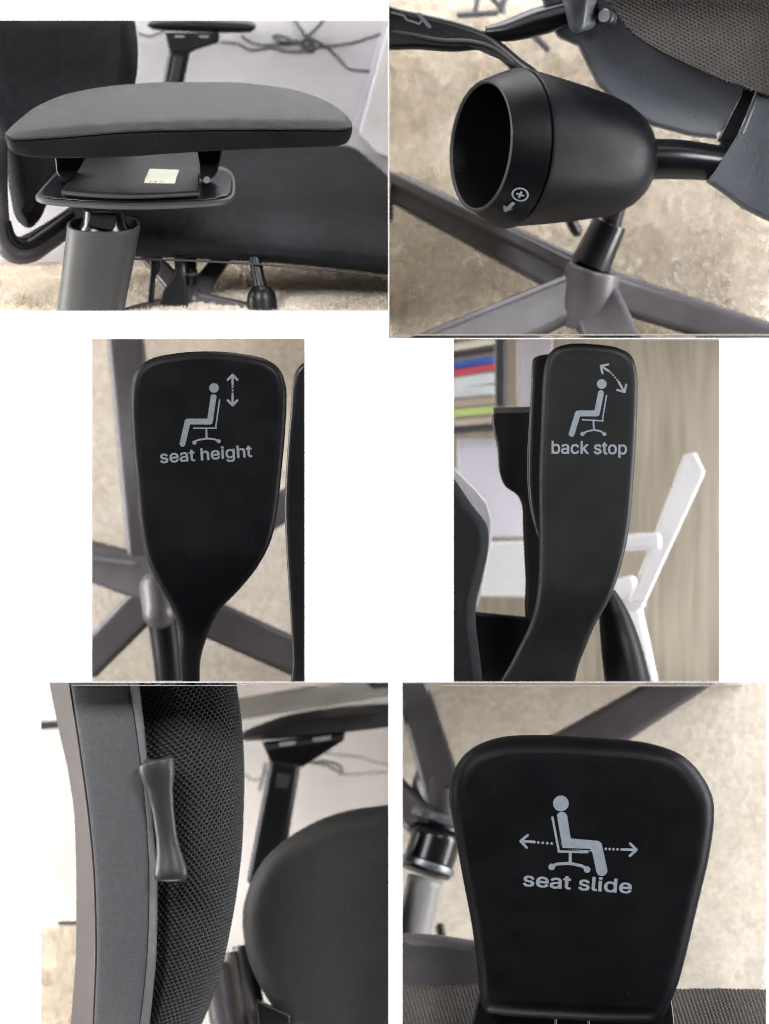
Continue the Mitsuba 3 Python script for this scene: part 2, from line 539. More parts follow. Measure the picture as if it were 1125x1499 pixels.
# ================================================================== opening 1: armrest from above
PAN = 1
c1 = thing('office_chair', 'black office chair seen over its grey topped armrest in the top left opening', 'chair')
xs = [14, 20, 40, 100, 200, 350, 500, 650, 800, 900, 970, 1005, 1019]
yb = [388, 380, 360, 312, 268, 243, 235, 236, 250, 276, 310, 338, 358]
yf = [392, 388, 384, 376, 365, 355, 350, 347, 347, 349, 352, 357, 366]
ym = [396, 398, 406, 404, 398, 386, 380, 378, 378, 378, 379, 376, 371]
yo = [402, 416, 432, 446, 450, 447, 437, 428, 421, 417, 413, 402, 380]
sets = []
for x, a, f, m_, o in zip(xs, yb, yf, ym, yo):
    a, o = a - 9 * min(1, (f - a) / 60), o + 14 * min(1, (o - f) / 40)
    w = (f - a) * 1.35 / 1.974
    q = C([(x, o), (x, m_), (x, f), (x, a), (x, a + (m_ - f) * 1.1), (x, o - (f - a) * .85)])
    sets.append([(*q[0], 52), (*q[1], 42), (*q[2], 50), (*q[3], 50 + w), (*q[4], 56 + w), (*q[5], 52 + w)])
cush, shell = [], []
for S6 in sets:
    q0, q1, q2, q3, q4, q5 = [np.array(t) for t in S6]
    cush.append([q1 + [0, 1.5, 1], q1 + [0, -2, 0], q2, q3, q4, q4 + [0, 5, -3]])
    shell.append([q0 + [0, 0, 6], q1 * .55 + q0 * .45 + [0, 0, 5], q1 + [0, 1, 5], q1 + [0, -4, 16], q4 + [0, 0, -6], q5])
emit(c1 + '__armrest_pad', stations(xs, cush, 160, (.10, .2, .25)), 'leather', 50, 'grey leather grained armrest pad with lit top')
emit(c1 + '__armrest_pad__shell', stations(xs, shell, 160, (.10, .2, .25)), 'plastic_charcoal', 50)


def plate(outline, h, d0, pitch, r=2.0, step=3, rim=None):
    """A plate lying level, seen from above: outline of its top in px, py; its depth grows with height in the picture."""
    o = ccw(resample(catmull(C(outline), step, True), step))
    ymax = o[:, 1].max()
    dep = lambda q: d0 + (ymax - q[:, 1]) / math.tan(math.radians(pitch))
    def ring(ins, dy):
        q = inset(o, ins)
        return np.c_[q[:, 0], q[:, 1] + dy, dep(q)]
    rings = [ring(r, h), ring(0, h - r), ring(0, r), ring(r * .7, 0)]
    if rim:
        rings += [ring(rim[0], 0), ring(rim[0] + 1, rim[1]), ring(rim[0] + 4, rim[1])]
    return ringstack(rings)


tray = [(102, 566), (112, 548), (160, 486), (182, 474), (400, 470), (640, 474), (664, 484), (680, 512), (678, 568), (660, 580), (550, 592), (400, 597), (250, 592), (122, 578)]
emit(c1 + '__armrest_tray', plate(tray, 9, 66, 22, 2, rim=(4.5, 3)), 'plastic_grey', 40, 'shallow grey tray under the armrest pad')
inner = [(122, 562), (168, 492), (190, 484), (400, 482), (636, 484), (656, 494), (668, 516), (664, 560), (640, 570), (400, 584), (200, 576)]
emit(c1 + '__armrest_tray__liner', plate(inner, 3, 72, 22, 1), 'plastic_gloss', 40)
q = C([(272, 405), (578, 405), (578, 556), (500, 562), (380, 566), (260, 560), (178, 552)])
sl = ccw(resample(q, 3))
dd = lambda p_: 74 + (C((0, 566))[1] - p_[:, 1]) / math.tan(math.radians(24))
def slr(i, dy, dz=0):  # the plate's edge, inset and lowered
    z = inset(sl, i)
    return np.c_[z[:, 0], z[:, 1] + dy, dd(z) + dz]
emit(c1 + '__slide_plate', ringstack([slr(.5, 16), slr(0, 15.5), slr(0, 3.0), slr(.6, 1), slr(2, 0)]), 'plastic_charcoal', 30, 'black slide plate with a pale sticker')
lp = C([(180, 557), (260, 565), (380, 570), (500, 566), (576, 561)])
emit(c1 + '__slide_plate__lip', tube(np.c_[lp, dd(lp) - 3], [2.6] * 5, 14, 3, 1.0), 'plastic_grey', True)
st = C([(430, 487), (516, 490), (505, 533), (415, 531)])
dst = 74 + (C((0, 566))[1] - st[:, 1]) / math.tan(math.radians(24))
stv = np.c_[st, dst - .8]
for a, b in (((432, 526), (440, 526)), ((446, 528), (452, 525)), ((460, 527), (472, 528))):
    pa, pb = C(a), C(b)
    zz = 74 + (C((0, 566))[1] - pa[1]) / math.tan(math.radians(24)) - 2.0
    emit(c1 + '__slide_plate__mark', tube(np.array([[*pa, zz], [*pb, zz]]) - [0, .9, 0], .7, 8), 'plastic_black', True)
up = np.array([0, -.6, -.3])
emit(c1 + '__slide_plate__sticker', trimesh.Trimesh(np.vstack([stv, stv + up])).convex_hull, 'sticker', False, 'small cream sticker')
for pts in ([(160, 425), (250, 425), (240, 470), (212, 510), (196, 524), (166, 505), (160, 470)], [(572, 415), (638, 415), (632, 480), (622, 508), (604, 520), (580, 518), (574, 480)]):
    emit(c1 + '__slide_bracket', slab(C(pts), 110, 40, 3, 2), 'plastic_gloss', 35)
emit(c1 + '__slide_bracket__bolt', lathe([(0, 0.1), (0, 5), (3, 5.5), (6, 5.5)], (*C((597, 520)), 104), (0, 0, 1), 20), 'steel', 35)


def oval(cx, cy, a, b, d, n=64, tiltk=.36, octo=.0):
    t = np.linspace(0, 2 * math.pi, n, endpoint=False)
    p = 2.6
    X = np.sign(np.cos(t)) * np.abs(np.cos(t)) ** (2 / p) * a
    Z = np.sign(np.sin(t)) * np.abs(np.sin(t)) ** (2 / p) * b
    return np.c_[cx + X, cy - Z * tiltk, d + Z]


rings = []
for y, x, hw in ((646, 299, 104), (649, 299, 107), (660, 298.5, 107), (740, 286, 104), (840, 270, 100), (940, 255, 97)):
    qx, qy = C((x, y))
    rings.append(oval(qx, qy, hw / 1.974, 38, 128))
inn = [oval(*C((299, 646)), 98 / 1.974, 34, 128), oval(*C((299, 690)), 96 / 1.974, 33, 128)]
emit(c1 + '__armrest_post', ringstack(inn[::-1] + rings, True, True), 'plastic_grey', 40, 'grey armrest post under the tray')
col = [oval(*C((300, 600)), 60 / 1.974, 26, 128), oval(*C((300, 640)), 62 / 1.974, 26, 128), oval(*C((299, 690)), 92 / 1.974, 31, 128)]
emit(c1 + '__armrest_post__collar', ringstack(col), 'plastic_gloss', 40)
emit(c1 + '__armrest_post__ridge', slab(C([(258, 615), (340, 615), (332, 655), (320, 668), (250, 652)]), 92, 14, 2, 2, smooth=False, step=2), 'plastic_black', 35)

xs = [300, 380, 600, 800, 1018, 1080, 1150, 1180]
far = [392, 385, 380, 378, 392, 440, 508, 540]
top = [620, 632, 650, 668, 690, 700, 715, 720]
edg = [690, 694, 708, 720, 738, 745, 754, 758]
bot = [744, 746, 754, 764, 784, 791, 800, 804]
sets = []
for x, a, t_, e, b in zip(xs, far, top, edg, bot):
    q = C([(x, b), (x, e), (x, t_), (x, a), (x, a + 40), (x, b)])
    sets.append([(*q[0], 190), (*q[1], 186), (*q[2], 206), (*q[3], 206 + (t_ - a) * .95), (*q[4], 210 + (t_ - a) * .95), (*q[5], 400)])
emit(c1 + '__seat', stations(xs, sets, 60, (.2, .25, .25)), 'fabric_seat', 60, 'dark blue grey fabric seat cushion')
q = C([(300, 748), (600, 758), (800, 770), (1018, 790), (1180, 812)])
emit(c1 + '__seat__piping', tube(np.c_[q - [0, 1.5], np.full(5, 190)], 1.6, 10), 'base_violet', True)
back = [(-60, 40), (120, 30), (380, 40), (398, 100), (401, 150), (396, 220), (360, 330), (280, 440), (190, 520), (140, 580), (110, 640), (80, 664), (46, 640), (26, 560), (4, 430), (-60, 330)]
emit(c1 + '__backrest', slab(C(back), 214, 70, 26, 16, warp=lambda v: v + np.c_[0 * v[:, 0], 0 * v[:, 0], 12 * np.sin(v[:, 0] / 90) + .00012 * (v[:, 1] - 120) ** 2], steps=8), 'fabric_seat', 60, 'black woven backrest cushion')
frame = np.c_[C([(-6, 400), (-6, 520), (-2, 620), (6, 690), (30, 722), (70, 724), (130, 690), (200, 640), (240, 610)]), [200, 200, 202, 206, 214, 224, 240, 260, 270]]
emit(c1 + '__back_frame', tube(frame, [14, 14, 14, 15, 17, 17, 15, 14, 14], 24, 4, 1.6), 'base_violet', 45, 'violet grey curved frame below the backrest')
frame2 = np.c_[C([(22, 640), (36, 690), (70, 708), (130, 672), (205, 612)]), [190, 196, 208, 222, 246]]
emit(c1 + '__back_frame__inner_lip', tube(frame2, [5, 7, 8, 7, 6], 16, 4, 1.4), 'plastic_black', 45)
# far armrest
xs = [421, 432, 470, 560, 660, 725, 742]
sets = []
for x, a, b in zip(xs, [66, 54, 48, 46, 50, 56, 66], [74, 86, 92, 96, 99, 98, 84]):
    q = C([(x, b), (x, (a + b) / 2 + 8), (x, a + 8), (x, a), (x, b - 8)])
    sets.append([(*q[0], 396), (*q[1], 388), (*q[2], 392), (*q[3], 440), (*q[4], 444)])
emit(c1 + '__armrest_pad', stations(xs, sets, 40, (.2, .25)), 'plastic_black', 50, 'far armrest pad against the white wall')
emit(c1 + '__armrest_tray', slab(C([(474, 94), (636, 96), (634, 122), (560, 146), (545, 156), (490, 156), (484, 140)]), 398, 34, 3, 2, smooth=False), 'plastic_black', 35)
for a in (505, 575):
    emit(c1 + '__armrest_tray_001__clip', slab(C([(a, 102), (a + 28, 103), (a + 28, 109), (a, 108)]), 395.5, 5, .6, .6, smooth=False, step=1.5), 'clear_rim', 35)
emit(c1 + '__armrest_post', bar(C((518, 150)), C((488, 300)), 16, 15, 412, 412, 13), 'plastic_black', 35)
emit(c1 + '__armrest_post_001__inlay', bar(C((516, 165)), C((492, 290)), 7, 7, 400, 400, 3), 'plastic_grey', 35)
# star base and levers below the seat
emit(c1 + '__gas_cylinder', tube(np.c_[C([(545, 745), (547, 860)]), [262, 262]], 11), 'plastic_black', True)
emit(c1 + '__gas_cylinder__ring', lathe([(0, 11.5), (0, 13), (6, 13), (6, 11.5)], (*C((545, 782)), 262), (0, 1, .36), 40), 'steel', 35)
emit(c1 + '__star_base', hull([(*C((550, 846)), 262, 15), (*C((552, 872)), 250, 20)], 3), 'base_violet', 50, 'violet grey star base under the seat')
for e, d in (((330, 925), 175), ((900, 940), 170), ((650, 730), 330), ((420, 730), 330)):
    emit(c1 + '__star_base__leg', bar(C((552, 872)), C(e), 17, 12, 250, d, 10), 'base_violet', 40)
emit(c1 + '__tilt_lever', tube(np.c_[C([(446, 745), (447, 775), (441, 800), (432, 930)]), [205] * 4], [7.5, 7.5, 4.5, 6], 18, 3, .5), 'plastic_black', True)
o = [(503, 735), (525, 735), (526, 775), (538, 812), (541, 850), (541, 930), (465, 930), (468, 850), (488, 812), (503, 780)]
emit(c1 + '__height_lever', slab(C(o), 208, 10, 3, 2), 'plastic_black', 35, 'black paddle lever under the seat with tiny print')
tx, ty = C([(474, 892), (524, 893)])
emit(c1 + '__height_lever__lettering', lettering('seat height', tx[0], ty[0], tx[1], 207.6, 0, 3.0), 'print_light', False)
emit(c1 + '__tension_knob', cat(tube(np.c_[C([(735, 740), (746, 800), (756, 840)]), [205, 200, 196]], [9, 9, 10], 20), lathe([(0, 4), (4, 14), (12, 20), (24, 22.5), (70, 23)], (*C((752, 822)), 196), (.08, 1, 0), 40)), 'plastic_black', True, 'black tension knob hanging under the seat')

# setting of opening 1
carpet('carpet', lambda u, v: (-40 + 640 * u, 470 - 110 * v, 150 + 470 * v), 300, 240, 'carpet_beige', 2.0, 1, 110000, 3.4)
wl = trimesh.creation.box([640, 420, 8])
wl.apply_translation([270, 180, 502])
emit('wall_panel', wl, 'wall_white', False, kind='structure')
cab = [[(398, 96), (430, 106), (455, 98), (475, 90)],
       [(690, 100), (720, 122), (760, 130), (810, 128), (850, 126), (880, 118), (905, 112), (890, 134), (870, 124), (888, 108), (920, 122), (950, 140), (985, 175), (1010, 200), (1040, 206), (1080, 207)],
       [(630, 122), (680, 128), (720, 146), (780, 140), (830, 150), (880, 148), (920, 138), (970, 132), (1030, 122), (1075, 108), (1135, 88)],
       [(845, 50), (868, 84), (892, 116), (912, 140), (896, 152), (872, 136), (858, 118), (836, 122), (800, 118), (786, 106), (800, 103), (830, 110), (852, 126)],
       [(940, 52), (912, 84), (880, 112), (864, 128)]]
for k, cpts in enumerate(cab):
    qq = C(cpts)
    lab = ['short grey cable left of the far armrest post', 'dark cable that loops and drops to the right on the white wall', 'long dark cable sagging across the white wall to the right',
           'dark cable coiled in a knot on the white wall', 'short dark cable running up right from the knot'][k]
    emit('cable', tube(np.c_[qq, 490 + 4 * np.sin(np.arange(len(qq)) * 1.7 + k)], 2.2 if k else 1.5, 10, 2), 'cable_dark', True, lab, 'cable', 'cables hanging on the white wall')
emit('plug', hull([(*C((448, 102)), 552, 3), (*C((450, 132)), 552, 3.4)], 2), 'clear_rim', 40, 'small pale cable clip hanging by the far armrest', 'clip')
dk = thing('white_table', 'white slanted table side at the right against the white wall', 'table')
emit(dk + '__front', slab(C([(1124, 60), (1150, 60), (1150, 470), (1088, 448), (1036, 388)]), 462, 26, 2, 2, smooth=False), 'white_paint', 30)
emit(dk + '__side', slab(C([(1110, 60), (1123, 60), (1034, 386), (1020, 370)]), 466, 22, 1, 1, smooth=False), 'book_lilac', 30)

# ================================================================== opening 2: tension knob
PAN = 2
c2 = thing('office_chair_001', 'office chair seen from below with a large black tension knob in the top right opening', 'chair')
k2 = CONV[2][2]
O = np.array([*C((277, 428)), 60.0])
ax = np.array([.885, .075, .46])
ax /= np.linalg.norm(ax)
pr = [(150, 60), (60, 84), (4, 92), (0, 94.5), (1.5, 97), (26, 110), (44, 117.5), (52, 119.5)]
emit(c2 + '__tension_knob', lathe([(L, r) for L, r in ((170, 0.1), (170, 60), (60, 84), (4, 91.5), (.6, 93.5), (0, 95.5), (1.4, 97.5), (24, 108), (44, 116), (50, 118.5), (53, 118.8))], O, ax, 160), 'plastic_matte', 35, 'hollow black knob with its open end to the left')
emit(c2 + '__tension_knob__body', lathe([(53, 113), (56, 113), (57.5, 116.5), (62, 117), (110, 109.5), (160, 100.5), (204, 91), (228, 83), (248, 72), (262, 59), (272, 45), (279, 26), (281, 5)], O, ax, 160), 'plastic_matte', 40)
emit(c2 + '__tension_knob__edge_ring', lathe([(3, 91.6), (.2, 93.0), (-.6, 95), (.2, 96.4), (2.0, 97.6)], O, ax, 160), 'plastic_grey', True)
# plus sign and arrow lying on the knob's bevel
u_ = np.cross(ax, [0, 0, 1.0])
u_ /= np.linalg.norm(u_)
w_ = np.cross(ax, u_)


def on_bevel(pts):
    """(angle in degrees, distance along the axis) on the bevelled rim -> points just proud of it."""
    out = []
    for a, L in pts:
        r = np.interp(L, [1.4, 24, 44, 50], [97.5, 108, 116, 118.5]) + .7
        out.append(O + ax * L + r * (math.cos(math.radians(a)) * u_ + math.sin(math.radians(a)) * w_))
    return np.array(out)


def bevel_strip(ctr, w):
    """Flat printed stroke along a path of (angle, along) on the bevel."""
    p = np.asarray(ctr, float)
    pts = [p[0]]
    for a, b in zip(p[:-1], p[1:]):
        n = max(2, int(np.hypot((b[0] - a[0]) * 1.9, b[1] - a[1]) / 2))
        pts += [a + (b - a) * t for t in np.linspace(0, 1, n + 1)[1:]]
    p = np.array(pts)
    t = np.gradient(p * [1.9, 1], axis=0)
    t /= np.linalg.norm(t, axis=1, keepdims=True) + 1e-9
    n = np.c_[-t[:, 1] / 1.9, t[:, 0]]
    w = np.broadcast_to(w, (len(p),))[:, None]
    A, B = on_bevel(p + n * w / 2), on_bevel(p - n * w / 2)
    v = np.vstack([A, B])
    i = np.arange(len(p) - 1)
    k = len(p)
    return mesh(v, np.vstack([np.c_[i, i + 1, i + 1 + k], np.c_[i, i + 1 + k, i + k]]))


# find the angle on the rim whose point lands near the mark
best = min(np.arange(0, 360, .5), key=lambda a: np.hypot(*(on_bevel([(a, 26)])[0][:2] - C((380, 566)))))
sg_ = 1 if on_bevel([(best + 5, 26)])[0][1] > on_bevel([(best, 26)])[0][1] else -1
ring_ = [(best + 5.6 * math.cos(t), 27 + 10.5 * math.sin(t)) for t in np.linspace(0, 2 * math.pi, 33)]
mk = cat(bevel_strip(ring_, 2.6), bevel_strip([(best - 3, 27), (best + 3, 27)], 3.2), bevel_strip([(best, 21.5), (best, 32.5)], 3.2))
ta = best + sg_ * 9
mk2 = cat(bevel_strip([(ta, 24), (best + sg_ * 17, 22)], 5.0), bevel_strip([(best + sg_ * 16, 22), (best + sg_ * 19, 21.6), (best + sg_ * 22, 21.2)], 5.0))
hd = on_bevel([(best + sg_ * 16, 29), (best + sg_ * 16, 14), (best + sg_ * 22.5, 20)])
emit(c2 + '__tension_knob__pictogram', cat(mk, mk2, mesh(hd, [[0, 1, 2]])), 'print_light', False, 'grey circled plus sign and arrow', fix=False)

emit(c2 + '__knob_rod', tube(np.c_[C([(740, 468), (860, 469), (980, 480), (1130, 494)]), [172, 174, 178, 184]], [30, 29.5, 26.5, 24], 40), 'plastic_gloss', True)
# side panel of the mechanism, with its dark slot and socket
pan = [(440, -40), (470, 60), (500, 110), (560, 135), (615, 245), (690, 320), (780, 372), (900, 404), (975, 412), (1010, 330), (1058, 262), (1180, 300), (1180, -60)]
emit(c2 + '__mechanism', slab(C(pan), 196, 60, 6, 4, smooth=False, warp=lambda v: v + np.c_[0 * v[:, 0], 0 * v[:, 0], .16 * (v[:, 0] - 880) * 0 + 20 * np.sin((v[:, 1] - 60) / 60)]), 'metal_blue', 40, 'blue grey metal side of the seat mechanism')
emit(c2 + '__mechanism__lower_arm', slab(C([(1090, 272), (1190, 290), (1190, 680), (1110, 645), (1050, 615), (985, 565), (940, 535), (960, 510), (1060, 520), (1074, 540), (1082, 440), (1060, 408), (1030, 412)]), 140, 46, 7, 6, smooth=False, step=2), 'metal_blue', 40)
emit(c2 + '__mechanism__slot', slab(C([(1052, 256), (1090, 268), (1028, 415), (972, 418)]), 190, 8, 2, 1, smooth=False, step=2), 'plastic_gloss', 35)
emit(c2 + '__mechanism__socket', slab(C([(985, 408), (1020, 396), (1100, 420), (1110, 480), (1100, 560), (1050, 556), (1000, 520)]), 192, 6, 2, 1), 'plastic_gloss', 35)
emit(c2 + '__mechanism__bracket', hull([(*C((560, -10)), 170, 22), (*C((562, 70)), 170, 14), (*C((590, -10)), 190, 20), (*C((590, 60)), 190, 14)], 3), 'metal_blue', 45)
emit(c2 + '__mechanism__bolt', lathe([(0, .1), (0, 9), (2, 11.5), (16, 11.5), (16, 13), (40, 13)], (*C((640, 48)), 172), (.35, .1, .93), 40), 'steel', 35)
emit(c2 + '__mechanism__sleeve', tube(np.c_[C([(585, 40), (655, 40)]), [200, 198]], 18), 'plastic_gloss', True)
# underside of the seat: woven cover
edge = catmull(np.array([(610, -60), (652, 0), (690, 55), (735, 105), (800, 145), (880, 185), (960, 222), (1060, 258), (1130, 282), (1200, 305)], float), 4)


def seat_under(u, v):
    i = u * (len(edge) - 1)
    ex = np.interp(i, np.arange(len(edge)), edge[:, 0])
    ey = np.interp(i, np.arange(len(edge)), edge[:, 1])
    tx_, ty_ = 1160 + 60 * u, -220.0
    ph = v * 1.45
    k_ = np.clip((v - .10) / .90, 0, 1)
    x = ex + (tx_ - ex) * k_
    y = ey + (ty_ - ey) * k_
    r = np.clip(1 - v / .10, 0, 1)
    q_ = C(np.stack([x, y], -1))
    return q_[..., 0], q_[..., 1] + 0 * r, 112 + 40 * k_ + 45 * (1 - np.sqrt(np.clip(1 - r ** 2, 0, 1)))


def under_disp(u, v, P):
    a = math.radians(27)
    Q = np.stack([P[..., 0] * math.cos(a) + P[..., 1] * math.sin(a), -P[..., 0] * math.sin(a) + P[..., 1] * math.cos(a)], -1)
    return -weave(Q, 7.0, 5.2, 3.2)


emit(c2 + '__seat', grid(seat_under, 520, 460, under_disp), 'fabric_taupe', True, 'brown grey woven underside of the seat')
# paddle at the upper left and the rod behind it
pad = [(-60, -10), (20, 20), (120, 42), (220, 66), (300, 95), (350, 130), (400, 172), (450, 214), (430, 240), (380, 214), (330, 170), (280, 148), (200, 152), (100, 146), (-60, 130)]
emit(c2 + '__slide_lever', slab(C(pad), 168, 22, 8, 5, warp=lambda v: v + np.c_[0 * v[:, 0], 0 * v[:, 0], .10 * (v[:, 0] - 640)]), 'plastic_black', 40, 'long black paddle lever above the knob')
emit(c2 + '__slide_lever__edge', tube(np.c_[C([(-40, 84), (60, 100), (160, 118), (250, 122), (320, 142), (390, 196)]), [165, 164, 165, 170, 176, 184]], 3.4, 12), 'plastic_grey', True)
pg = shapely.union_all([line(C([(14, 36), (52, 46), (60, 58), (98, 70), (104, 60)]), 3.4), line(C([(96, 42), (128, 78)]), 5.5)])
pgm = decal(pg, 0, .5)
pgm.vertices[:, 2] += 168 + .10 * (pgm.vertices[:, 0] - 640) - .3
emit(c2 + '__slide_lever__pictogram', pgm, 'print_grey', False)
emit(c2 + '__height_rod', tube(np.c_[C([(290, 96), (350, 92), (440, 66), (550, 34), (620, 20)]), [185, 186, 188, 190, 195]], [9, 16, 21, 20, 20], 30), 'plastic_gloss', True)
# gas cylinder and star base
emit(c2 + '__gas_cylinder', cat(tube(np.c_[C([(690, 560), (660, 665)]), [330, 350]], 15, 30, smooth=False), lathe([(0, 13), (0, 24), (3, 26), (70, 30), (72, 27)], (*C((660, 652)), 350), (-.42, .9, .12), 48)), 'plastic_gloss', 40, 'black gas cylinder standing in the star base')
emit(c2 + '__star_base', lathe([(0, 30), (0, 38), (4, 41), (22, 43), (60, 48), (90, 44)], (*C((612, 786)), 352), (-.25, .95, .2), 64), 'base_violet', 45, 'violet grey star base on the carpet')
leg = lambda a, b, ra, rb, da, db, h: emit(c2 + '__star_base__leg', bar(C(a), C(b), ra, rb, da, db, h), 'base_violet', 40)
leg((590, 840), (20, 545), 34, 24, 395, 470, 16)
emit(c2 + '__star_base__leg_top', bar(C((560, 790)), C((-20, 500)), 10, 9, 372, 452, 12), 'base_violet', 40)
leg((580, 860), (60, 1090), 34, 42, 360, 280, 24)
leg((640, 850), (1160, 1010), 30, 26, 370, 420, 22)
leg((610, 880), (700, 1100), 40, 44, 352, 300, 20)
emit(c2 + '__caster', hull([(*C((2, 600)), 470, 9), (*C((2, 640)), 480, 9)], 2), 'plastic_black', 40)
emit(c2 + '__caster', hull([(*C((545, 652)), 470, 9), (*C((560, 680)), 480, 9)], 2), 'plastic_black', 40)
# setting of opening 2
carpet('carpet', lambda u, v: (540 + 640 * u, 520 - 560 * v, 470 + 130 * v), 300, 280, 'carpet_pale', 2.0, 2, 120000, 3.8)
fr = thing('metal_frame', 'blue grey metal frame standing on the carpet behind the paddle lever', 'frame')
for a, b, r in (((205, 45), (330, 38), 5), ((270, -20), (262, 44), 4), ((300, -20), (350, 40), 4), ((355, -30), (335, 40), 6), ((425, 95), (480, 150), 5), ((470, 70), (420, 30), 5)):
    emit(fr + '__tube', tube(np.c_[C([a, b]), [520, 520]], r, 14), 'metal_blue', True)

# ================================================================== opening 3: seat height lever
PAN = 3
c3 = thing('office_chair_002', 'office chair with a broad black lever printed seat height in the middle left opening', 'chair')
o3 = [(176, 290), (181, 215), (203, 150), (262, 103), (380, 77), (520, 69), (650, 79), (765, 105), (822, 148), (848, 222), (846, 400), (832, 560), (810, 760), (782, 890), (722, 1005), (636, 1110), (562, 1188), (512, 1290), (478, 1400), (462, 1540), (412, 1540), (388, 1400), (382, 1275), (352, 1180), (292, 1072), (240, 950), (214, 800), (196, 600), (182, 450)]


def dish(v, cx_, k):
    """The moulded faces are not quite flat."""
    v[:, 2] += k * (v[:, 0] - cx_) ** 2
    return v


def on_dish(m, cx_, k):
    vv, ff = trimesh.remesh.subdivide_to_size(m.vertices, m.faces, 6, max_iter=10)
    return mesh(dish(vv.copy(), cx_, k), ff)


def bend3(v):
    y = np.clip((v[:, 1] - 800) / 200, 0, 2)
    v = dish(v, 304, .00035)
    v[:, 2] += 55 * y ** 2 + .0016 * (v[:, 0] - 304) ** 2 * np.clip((v[:, 1] - 760) / 200, 0, 1)
    return v


emit(c3 + '__height_lever', slab(C(o3), 30, 22, 12, 6, warp=bend3, step=2.5, steps=8), 'plastic_matte', 40, 'broad black lever printed seat height')
P_ = lambda pts: [tuple(q) for q in C(pts)]
W = lambda w, pan_=None: w / CONV[pan_ or PAN][2]


def person(head, hr, limbs, back, seat, post, feet, wl, wb, casters, cr):
    """Seated figure on a swivel chair as a flat print."""
    parts = [sg.Point(*C(head)).buffer(W(hr)), line(P_(limbs), W(wl))]
    parts += [line(P_(back), W(wb)), line(P_(seat), W(wb)), line(P_(post), W(wb * 1.3)), line(P_(feet), W(wb * 1.3))]
    parts += [sg.Point(*C(c)).buffer(W(cr)) for c in casters]
    return shapely.union_all(parts)


ic = person((538, 229), 21, [(536, 268), (520, 374), (424, 374), (402, 470)], [(562, 280), (545, 402)], [(450, 403), (548, 402)], [(505, 405), (506, 445)], [(452, 462), (470, 453), (506, 447), (540, 450), (558, 458)], 25, 6, [(453, 465), (558, 459)], 9)
ar = shapely.union_all([arrow(C((618, 172)), C((618, 214)), W(10), W(24)), arrow(C((618, 304)), C((618, 262)), W(10), W(24)), dots(C((618, 218)), C((618, 260)), 3, W(4.5))])
emit(c3 + '__height_lever__pictogram', on_dish(decal(shapely.union_all([ic, ar]), 29.9, .5), 304, 0.00035), 'print_grey', False, 'grey seated figure with an up and down arrow')
tx, ty = C([(306, 552), (706, 524)])
emit(c3 + '__height_lever__lettering', on_dish(lettering('seat height', tx[0], ty[0] - .6, tx[1], 29.9, 4.0, 17.2), 304, 0.00035), 'print_grey', False, 'the words seat height in grey')
o3b = [(960, 112), (925, 118), (893, 150), (876, 210), (868, 320), (852, 520), (842, 740), (850, 950), (866, 1200), (876, 1400), (880, 1560), (1010, 1560), (1010, 112)]
emit(c3 + '__stop_lever', slab(C(o3b), 60, 18, 6, 4), 'plastic_black', 40, 'second black lever cut by the right edge')
carpet('carpet', lambda u, v: (90 + 400 * u, 1040 - 590 * v, 520 + 40 * v), 200, 260, 'carpet_soft', 1.2, 3)
leg = lambda a, b, ra, rb, da, db, h: emit(c3 + '__star_base__leg', bar(C(a), C(b), ra, rb, da, db, h), 'base_violet', 40)
emit(c3 + '__star_base', hull([(*C((290, 1090)), 400, 26), (*C((300, 1200)), 380, 24)], 3), 'base_violet', 45, 'violet grey star base below the lever')
leg((270, 1100), (150, -30), 32, 28, 430, 470, 16)
leg((280, 1060), (-40, 960), 36, 30, 425, 460, 18)
emit(c3 + '__star_base__leg_ridge', bar(C((200, 985)), C((-40, 955)), 4, 4, 400, 430, 4), 'metal_blue', 40)
leg((285, 1110), (-20, 1420), 28, 26, 430, 450, 16)
leg((340, 1140), (960, 1420), 30, 28, 430, 450, 16)
leg((330, 1060), (960, 660), 26, 22, 430, 460, 14)
emit(c3 + '__gas_cylinder', tube(np.c_[C([(262, 1050), (318, 1250), (350, 1540)]), [430, 420, 410]], [22, 22, 20], 30), 'plastic_matte', True)

# ================================================================== opening 4: back stop lever
PAN = 4
c4 = thing('office_chair_003', 'office chair with a narrow black lever printed back stop in the middle right opening', 'chair')
o4 = [(372, 330), (380, 160), (392, 100), (420, 58), (480, 37), (600, 38), (690, 53), (742, 84), (765, 150), (766, 350), (752, 600), (736, 780), (702, 950), (652, 1090), (592, 1200), (535, 1340), (470, 1500), (190, 1500), (260, 1330), (330, 1180), (356, 1060), (364, 850), (362, 600)]


def bend4(v):
    v = dish(v, 860, .0007)
    y = np.clip((v[:, 1] - 850) / 100, 0, 2)
    v[:, 2] += 22 * y ** 2
    return v


emit(c4 + '__stop_lever', slab(C(o4), 30, 40, 10, 5, warp=bend4, step=2.5, steps=8), 'plastic_charcoal', 40, 'narrow black lever printed back stop')
ic = person((620, 203), 20, [(617, 240), (600, 324), (522, 324), (496, 408)], [(640, 250), (622, 356)], [(540, 350), (626, 355)], [(586, 356), (588, 392)], [(540, 408), (560, 398), (588, 392), (614, 397), (632, 408)], 24, 5.5, [(541, 409), (631, 409)], 8.5)
ar = shapely.union_all([arrow(C((616, 128)), C((650, 150)), W(9), W(25)), arrow(C((714, 236)), C((690, 194)), W(9), W(25)), dots(C((655, 152)), C((688, 190)), 4, W(4))])
emit(c4 + '__stop_lever__pictogram', on_dish(decal(shapely.union_all([ic, ar]), 29.9, .5), 860, 0.0007), 'print_light', False, 'grey seated figure with a slanted double arrow')
tx, ty = C([(413, 488), (725, 492)])
emit(c4 + '__stop_lever__lettering', on_dish(lettering('back stop', tx[0], ty[0], tx[1], 29.9, -.6, 18.0), 860, 0.0007), 'print_light', False, 'the words back stop in grey')
